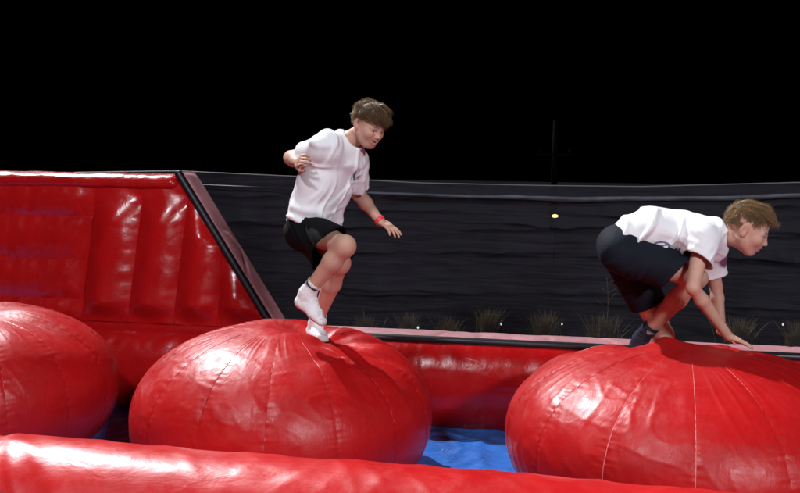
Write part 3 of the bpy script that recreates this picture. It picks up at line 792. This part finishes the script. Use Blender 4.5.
# =============================================== boy running across the middle ball
def boy_one():
    ROOT = P(318, 333, .02)
    root = thing('person', tuple(ROOT), 'boy in white t-shirt, black shorts and white socks running over the ball', 'person')
    hips = P(311, 224, .05); chest = P(329, 172, .03); neck = P(348, 140, .03)
    Rs, Ls = P(322, 148, -.10), P(355, 159, .17)
    Re, Rw = P(291, 158, .06), P(298, 163, -.13)
    Le, Lw = P(359, 195, .27), P(381, 222, .20)
    Rh, Lh = P(307, 229, -.03), P(320, 231, .12)
    Rk, Ra = P(345, 246, -.25), P(307, 293, -.17)
    Rheel, Rtoe = P(295, 303, -.16), P(324, 328, -.20)
    zs = ball_z(B2, P(318, 333, 0)[0], 0.12)-.085
    La = P(316, 322, .19); La[2] = zs+.085; Lk = P(340, 263, -.12)
    Lheel = La+np.array([-.045, .025, -.085]); Ltoe = La+np.array([.085, -.150, -.080])
    lat = unit(Ls-Rs); fwd = np.array([math.cos(R(42)), -math.sin(R(42)), 0])
    hc = P(368.5, 126.0, -.02); H = head_frame(R(34), R(27), R(-4)); sc = 0.97
    HA, HS, g = head_prims(hc, H, sc, True)
    B = []
    B += [(cone(hips, hips+(chest-hips)*.45, .130, .118, lat, (.095, .088)), .03),
          (cone(hips+(chest-hips)*.4, chest, .118, .140, lat, (.088, .098)), .04),
          (cone(chest, chest+(neck-chest)*.55, .140, .095, lat, (.095, .07)), .05)]
    B += [(cone(neck-(neck-chest)*.15, Rs, .05, .048), .04), (cone(neck-(neck-chest)*.15, Ls, .05, .048), .04)]
    B += [(cone(neck-(neck-chest)*.1, g(-.026, 0, -.055), .056, .050), .03)]
    B += [(p, k) for p, k in HA]
    def limb(a, b, r0, r1, mid=None, mr=None, k=.025):
        if mid is None: return [(cone(a, b, r0, r1), k)]
        m_ = a+(b-a)*mid; return [(cone(a, m_, r0, mr), k), (cone(m_, b, mr, r1), k)]
    B += limb(Rs, Re, .047, .036)+limb(Re, Rw, .037, .024, .3, .036)
    B += limb(Ls, Le, .047, .036)+limb(Le, Lw, .037, .024, .3, .036)
    B += limb(Rh, Rk, .080, .046, .45, .066)+limb(Rk, Ra, .046, .032, .32, .050)
    B += limb(Lh, Lk, .080, .046, .45, .066)+limb(Lk, La, .046, .032, .32, .050)
    B += [(ell(Rk+np.array([.010, -.010, .0]), (.028, .028, .036)), .06), (ell(Lk+np.array([.008, -.008, 0]), (.030, .030, .036)), .06)]
    B += foot_prims(Ra, Rheel, Rtoe)+foot_prims(La, Lheel, Ltoe)
    rd = unit(P(303, 158, -.24)-Rw)
    B += hand_prims(Rw, rd, np.array([.55, .3, -.2]), -1, (.25, .85, 1.0, 1.05), 1.0, .06, straight=(0,))
    ld = unit(P(398, 232, .14)-Lw)
    B += hand_prims(Lw, ld, np.array([-.3, .2, -.8]), 1, (.22, .28, .32, .38), 1.0, .12)
    build_body('body', B, HS, (hc, H, sc), root, mopen=True)
    eyes_for(g, H, sc, (1, -.15, -.1), root)
    v, f = tube([g(.0835-.25*abs(y), y, -.0545+.28*abs(y)) for y in np.linspace(-.017, .017, 9)], .0042*sc, 8); under(mesh_obj('teeth', v, f, m_teeth), root)
    # shirt: loose, hem blown low at the front
    hem_o = P(313, 236, .02); ax = unit(chest-hips)
    hn = unit(-ax+fwd*.0-lat*.50)
    top = chest+(neck-chest)*.42
    hemc = P(312, 226, .03)
    s_n = lambda a, b, t: (a+(b-a)*t, unit(b-a))
    cuffR = (Rs+(Re-Rs)*.60, unit(Re-Rs)); cuffL = (Ls+(Le-Ls)*.80, unit(Le-Ls))
    T = [cone(hemc-ax*.12, chest-ax*.05, .166, .158, lat, (.140, .126), planes=((hem_o, hn),)),
         cone(chest-ax*.08, top, .158, .122, lat, (.124, .096)),
         cone(top, neck-ax*.012, .125, .080, lat, (.100, .070)),
         cone(neck-ax*.05, Rs+lat*.01, .062, .066), cone(neck-ax*.05, Ls-lat*.01, .062, .066),
         cone(Rs+lat*.035-ax*.005, Re, .078, .072, planes=(cuffR,)), cone(Ls-lat*.02, Le+(Le-Ls)*.1, .066, .070, planes=(cuffL,))]
    carve = [cone(neck-ax*.0, g(-.022, 0, -.05), .064, .062), cone(neck+fwd*.035-ax*.015, neck+fwd*.06+ax*.05, .050, .06)]
    f1 = folds(unit(lat*.8+ax*.45), unit(ax*.9-lat*.3), 8, 1.2, .026, 2.0); f2 = folds(ax*.8-lat*.6, lat+ax*.5, 10, 1.6, .017, 8.0); f3 = folds(lat, ax, 13, 1.1, .013, 14.5)
    def scol(V):
        col = np.tile((.80, .78, .80), (len(V), 1))
        # small blue-grey chest print
        lc = pick(V, 355, 177); q = V-lc; u = q @ lat; w = q @ ax
        ink = (np.hypot(u/.024, (w+.2*u)/.028) < 1) & (np.linalg.norm(q, axis=1) < .06) & (np.sin(u*260+w*120) > -.55)
        col[ink] = (.07, .11, .17); return col
    garment('t_shirt', T, carve, m_shirt, root, .06, .008, fold=lambda V: (f1(V)+f2(V)+f3(V))*(1-.6*np.exp(-(np.linalg.norm(V-(Rs*.6+Re*.4), axis=1)/.13)**2)), color=scol)
    # shorts
    hR = (P(330, 241, -.17), unit(np.array([.62, -.25, -.70]))); hL = (Lh+(Lk-Lh)*.82, unit(Lk-Lh))
    T = [cone(hips+ax*.03, hips-ax*.05, .145, .150, lat, (.104, .110)),
         cone(Rh-np.array([0, 0, .02]), Rh+(Rk-Rh)*.85-np.array([0, 0, .02]), .112, .108, planes=(hR,)), cone(Lh, Lh+(Lk-Lh)*.95-np.array([.03, 0, .01]), .112, .115, planes=(hL,))]
    garment('shorts', T, [], m_shorts1, root, .04, .009, fold=folds(ax+fwd*.6, lat, 12, 3, .020, 5.0))
    # socks with a dark mark on the cuff
    def sock(a, heel, toe, knee, pts, nm='sock'):
        cn = unit(knee-a); o_ = a+cn*.085
        ps = foot_prims(a, heel, toe, 1., .0045)
        T = [p for p, k in ps]+[cone(a, a+cn*.2, .0405, .047, planes=((o_, cn),))]
        def col(V):
            cc = np.tile((.78, .76, .78), (len(V), 1)); q = V-(a+cn*.062); m_ = (np.abs(q @ cn) < .007) & (q[:, 1] < -.02) & (np.linalg.norm(q, axis=1) < .055)
            cc[m_] = (.05, .05, .06); return cc
        garment(nm, T, [cone(a, a+cn*.2, .034, .040)], m_sockw, root, .02, .006, .004, fold=lambda V: .003*noise(V*45), color=col, smooth_it=2)
    sock(Ra, Rheel, Rtoe, Rk, 0); sock(La, Lheel, Ltoe, Lk, 0)
    # wristband
    dv = unit(Lw-Le); b0 = Lw-dv*.012; 
    v, f = tube([b0-dv*.011, b0-dv*.010, b0+dv*.010, b0+dv*.011], [.027, .0305, .030, .027], 24); under(mesh_obj('wristband', v, f, m_band), root)
    # hair: mop combed forward into a fringe, blown up at the back
    def style(p, d):
        f_, u_, l_ = d[..., 0], d[..., 2], np.abs(d[..., 1])
        line = -.05-.55*sm(.0, .35, -f_)+.42*sm(.25, .8, f_)+.10*sm(.4, .9, l_)*sm(-.1, .3, f_)
        w = sm(-.06, .06, u_-line)
        fr = sm(-.45, .1, f_)
        comb = np.stack([1.0*fr-1.0*(1-fr), .35*np.sign(d[..., 1])*l_, -.30*fr*sm(.2, .8, f_)+.18*(1-fr)*sm(-.2, .5, u_)-.5*(1-sm(-.1, .3, u_))], -1)
        ln = .046+.044*sm(0, .7, u_)*fr+.022*(1-fr)*sm(0, .5, u_)-.022*sm(.1, -.4, u_)
        return w, comb, ln*(.6+.4*fr), (.006+.013*sm(-.1, .7, u_))*(.45+.55*fr)
    hair(root, hc, H, sc, 4, style, m_hair1, m_hair1b, 1.18, (.120, .066, .030))
boy_one()

# =============================================== boy crouching on the far ball
def boy_two():
    zf = ball_z(B3, .62, .38)-.055
    root = thing('person', (.62, .38, zf), 'boy in white t-shirt and navy shorts crouching on the ball on hands and knee', 'person')
    hips = P(622, 246, .20); mid = P(654, 229, .21); chest = P(690, 236, .20); neck = P(722, 233, .19)
    Rs, Ls = P(702, 240, .06), P(708, 244, .36)
    Re, Rw = P(693, 288, -.05), P(728, 336, .08)
    Le, Lw = P(716, 287, .40), P(721, 331, .33)
    Rh, Lh = P(620, 252, .10), P(622, 254, .30)
    Rk, Ra = P(696, 278, .10), P(640, 339, .42)
    Lk, La = P(664, 335, .40), P(638, 356, .56)
    Rheel = Ra+np.array([-.05, .02, -.070]); Rtoe = Ra+np.array([.17, .03, -.085])
    Lheel = La+np.array([-.06, .0, .02]); Ltoe = La+np.array([-.10, .02, -.19])
    lat = np.array([0.05, 1., 0]); 
    hc = P(747, 230, .13); H = head_frame(R(14), R(26), 0); sc = 1.09
    HA, HS, g = head_prims(hc, H, sc, False)
    B = [(cone(hips, mid, .128, .122, lat, (.100, .092)), .03), (cone(mid, chest, .122, .140, lat, (.092, .095)), .04),
         (cone(chest, chest+(neck-chest)*.5, .140, .10, lat, (.092, .07)), .05),
         (cone(neck+(chest-neck)*.2, Rs, .05, .05), .04), (cone(neck+(chest-neck)*.2, Ls, .05, .05), .04),
         (cone(neck+(chest-neck)*.1, g(-.028, 0, -.052), .057, .052), .03)]+HA
    def limb(a, b, r0, r1, mid=None, mr=None, k=.025):
        if mid is None: return [(cone(a, b, r0, r1), k)]
        m_ = a+(b-a)*mid; return [(cone(a, m_, r0, mr), k), (cone(m_, b, mr, r1), k)]
    B += limb(Rs, Re, .047, .034)+limb(Re, Rw, .033, .025, .25, .0345, k=.015)+limb(Ls, Le, .047, .034)+limb(Le, Lw, .033, .025, .25, .0345, k=.015)
    B += limb(Rh, Rk, .082, .050, .4, .072)+limb(Rk, Ra, .047, .033, .32, .052)+limb(Lh, Lk, .085, .054, .4, .076)+limb(Lk, La, .050, .035, .3, .054)
    B += [(ell(Rk+np.array([.012, 0, .0]), (.038, .040, .040)), .04)]
    B += foot_prims(Ra, Rheel, Rtoe)+foot_prims(La, Lheel, Ltoe)
    B += hand_prims(Rw, unit(P(758, 348, .10)-Rw), np.array([-.2, .05, -1]), 1, (.10, .10, .12, .14), 1.0, .22)
    B += hand_prims(Lw, unit(P(746, 343, .33)-Lw), np.array([-.2, .05, -1]), -1, (.10, .10, .12, .14), 1.0, .22)
    build_body('body', B, HS, (hc, H, sc), root)
    eyes_for(g, H, sc, (1, -.05, -.25), root)
    ax = unit(chest-hips); upv = np.array([0, 0, 1.])
    hem = (P(640, 246, .2), unit(np.array([-.34, 0, -.94])))
    cuffR = (Rs+(Re-Rs)*.42, unit(unit(Re-Rs)+np.array([-.45, 0, .0]))); cuffL = (Ls+(Le-Ls)*.72, unit(Le-Ls))
    T = [cone(P(630, 240, .2), P(652, 231, .21), .156, .158, lat, (.118, .118), planes=(hem,)),
         cone(P(650, 231, .21), P(692, 237, .20), .158, .165, lat, (.120, .122), planes=(hem,)),
         cone(P(692, 237, .20), P(713, 236, .195), .165, .115, lat, (.115, .085)),
         cone(P(690, 248, .20), P(712, 250, .20), .095, .072),
         cone(neck+(chest-neck)*.25, Rs, .062, .068), cone(neck+(chest-neck)*.25, Ls, .062, .068),
         cone(Rs, Re, .078, .080, planes=(cuffR,)), cone(Ls, Le, .078, .080, planes=(cuffL,))]
    nd_ = unit(neck-chest)
    carve = [cone(neck, g(-.024, 0, -.05), .066, .064)]
    f1 = folds(np.array([.75, 0, -.5]), np.array([.4, .2, .8]), 10, 1.6, .026, 4.0); f2 = folds(np.array([.5, 0, .8]), np.array([.8, 0, -.5]), 11, 2, .014, 11.0)
    pc = P(661, 246, .06)
    def scol(V):
        col = np.tile((.80, .78, .80), (len(V), 1)); q = V-pc; u, w = q[:, 0], q[:, 2]
        rr = np.hypot(u/.045, w/.024); near = V[:, 1] < .16
        ink = near & (((rr > .72) & (rr < 1.05) & (u > -.035)) | ((np.abs(w-.25*u) < .005) & (np.abs(u) < .03)))
        ink |= near & (np.hypot((u-.085)/.02, (w+.02)/.012) < 1) & (np.sin(u*420) > -.2)
        col[ink] = (.10, .13, .24); return col
    garment('t_shirt', T, carve, m_shirt, root, .05, .008, fold=lambda V: f1(V)+f2(V), color=scol)
    hR = (P(674, 272, .08), unit(np.array([.74, -.05, -.66]))); hL = (Lh+(Lk-Lh)*.60, unit(Lk-Lh))
    T = [cone(hips+ax*.05, hips-ax*.01, .150, .152, lat, (.118, .122)), cone(Rh, Rh+(Rk-Rh)*.8, .112, .110, planes=(hR,)), cone(Lh, Lh+(Lk-Lh)*.8, .112, .100, planes=(hL,))]
    garment('shorts', T, [], m_shorts2, root, .04, .009, fold=folds(np.array([.6, 0, -.6]), np.array([.5, .5, .5]), 12, 3, .020, 5.0))
    def sock(a, heel, toe, knee):
        cn = unit(knee-a); o_ = a+cn*.15; ps = foot_prims(a, heel, toe, 1., .0045)
        T = [p for p, k in ps]+[cone(a, a+cn*.24, .0415, .052, planes=((o_, cn),))]
        def col(V):
            cc = np.tile((.03, .036, .055), (len(V), 1)); q = V-(a+cn*.11); m_ = (np.abs(q @ cn) < .012) & (q[:, 1] < -.03) & (np.abs(q[:, 0]) < .022)
            cc[m_] = (.30, .31, .34); return cc
        garment('sock', T, [cone(a, a+cn*.24, .035, .045)], m_sockn, root, .02, .006, .004, fold=lambda V: .003*noise(V*45), color=col, smooth_it=2)
    sock(Ra, Rheel, Rtoe, Rk); sock(La, Lheel, Ltoe, Lk)
    def style(p, d):            # short at the sides, thick top swept forward
        f_, u_, l_ = d[..., 0], d[..., 2], np.abs(d[..., 1])
        line = .02-.45*sm(.0, .4, -f_)+.40*sm(.3, .85, f_)
        w = sm(-.06, .06, u_-line)
        t_ = sm(.35, .75, u_+.15*(1-l_))
        comb = np.stack([.9*t_+.15-.5*sm(.3, .9, -f_), .15*np.sign(d[..., 1])*l_, .25*t_*sm(.1, .6, f_)-.55*(1-t_)], -1)
        ln = .016+.036*t_
        return w, comb, ln, .003+.015*t_
    hair(root, hc, H, sc, 9, style, m_hair2, m_hair2b, 1.16, (.22, .125, .058))
boy_two()
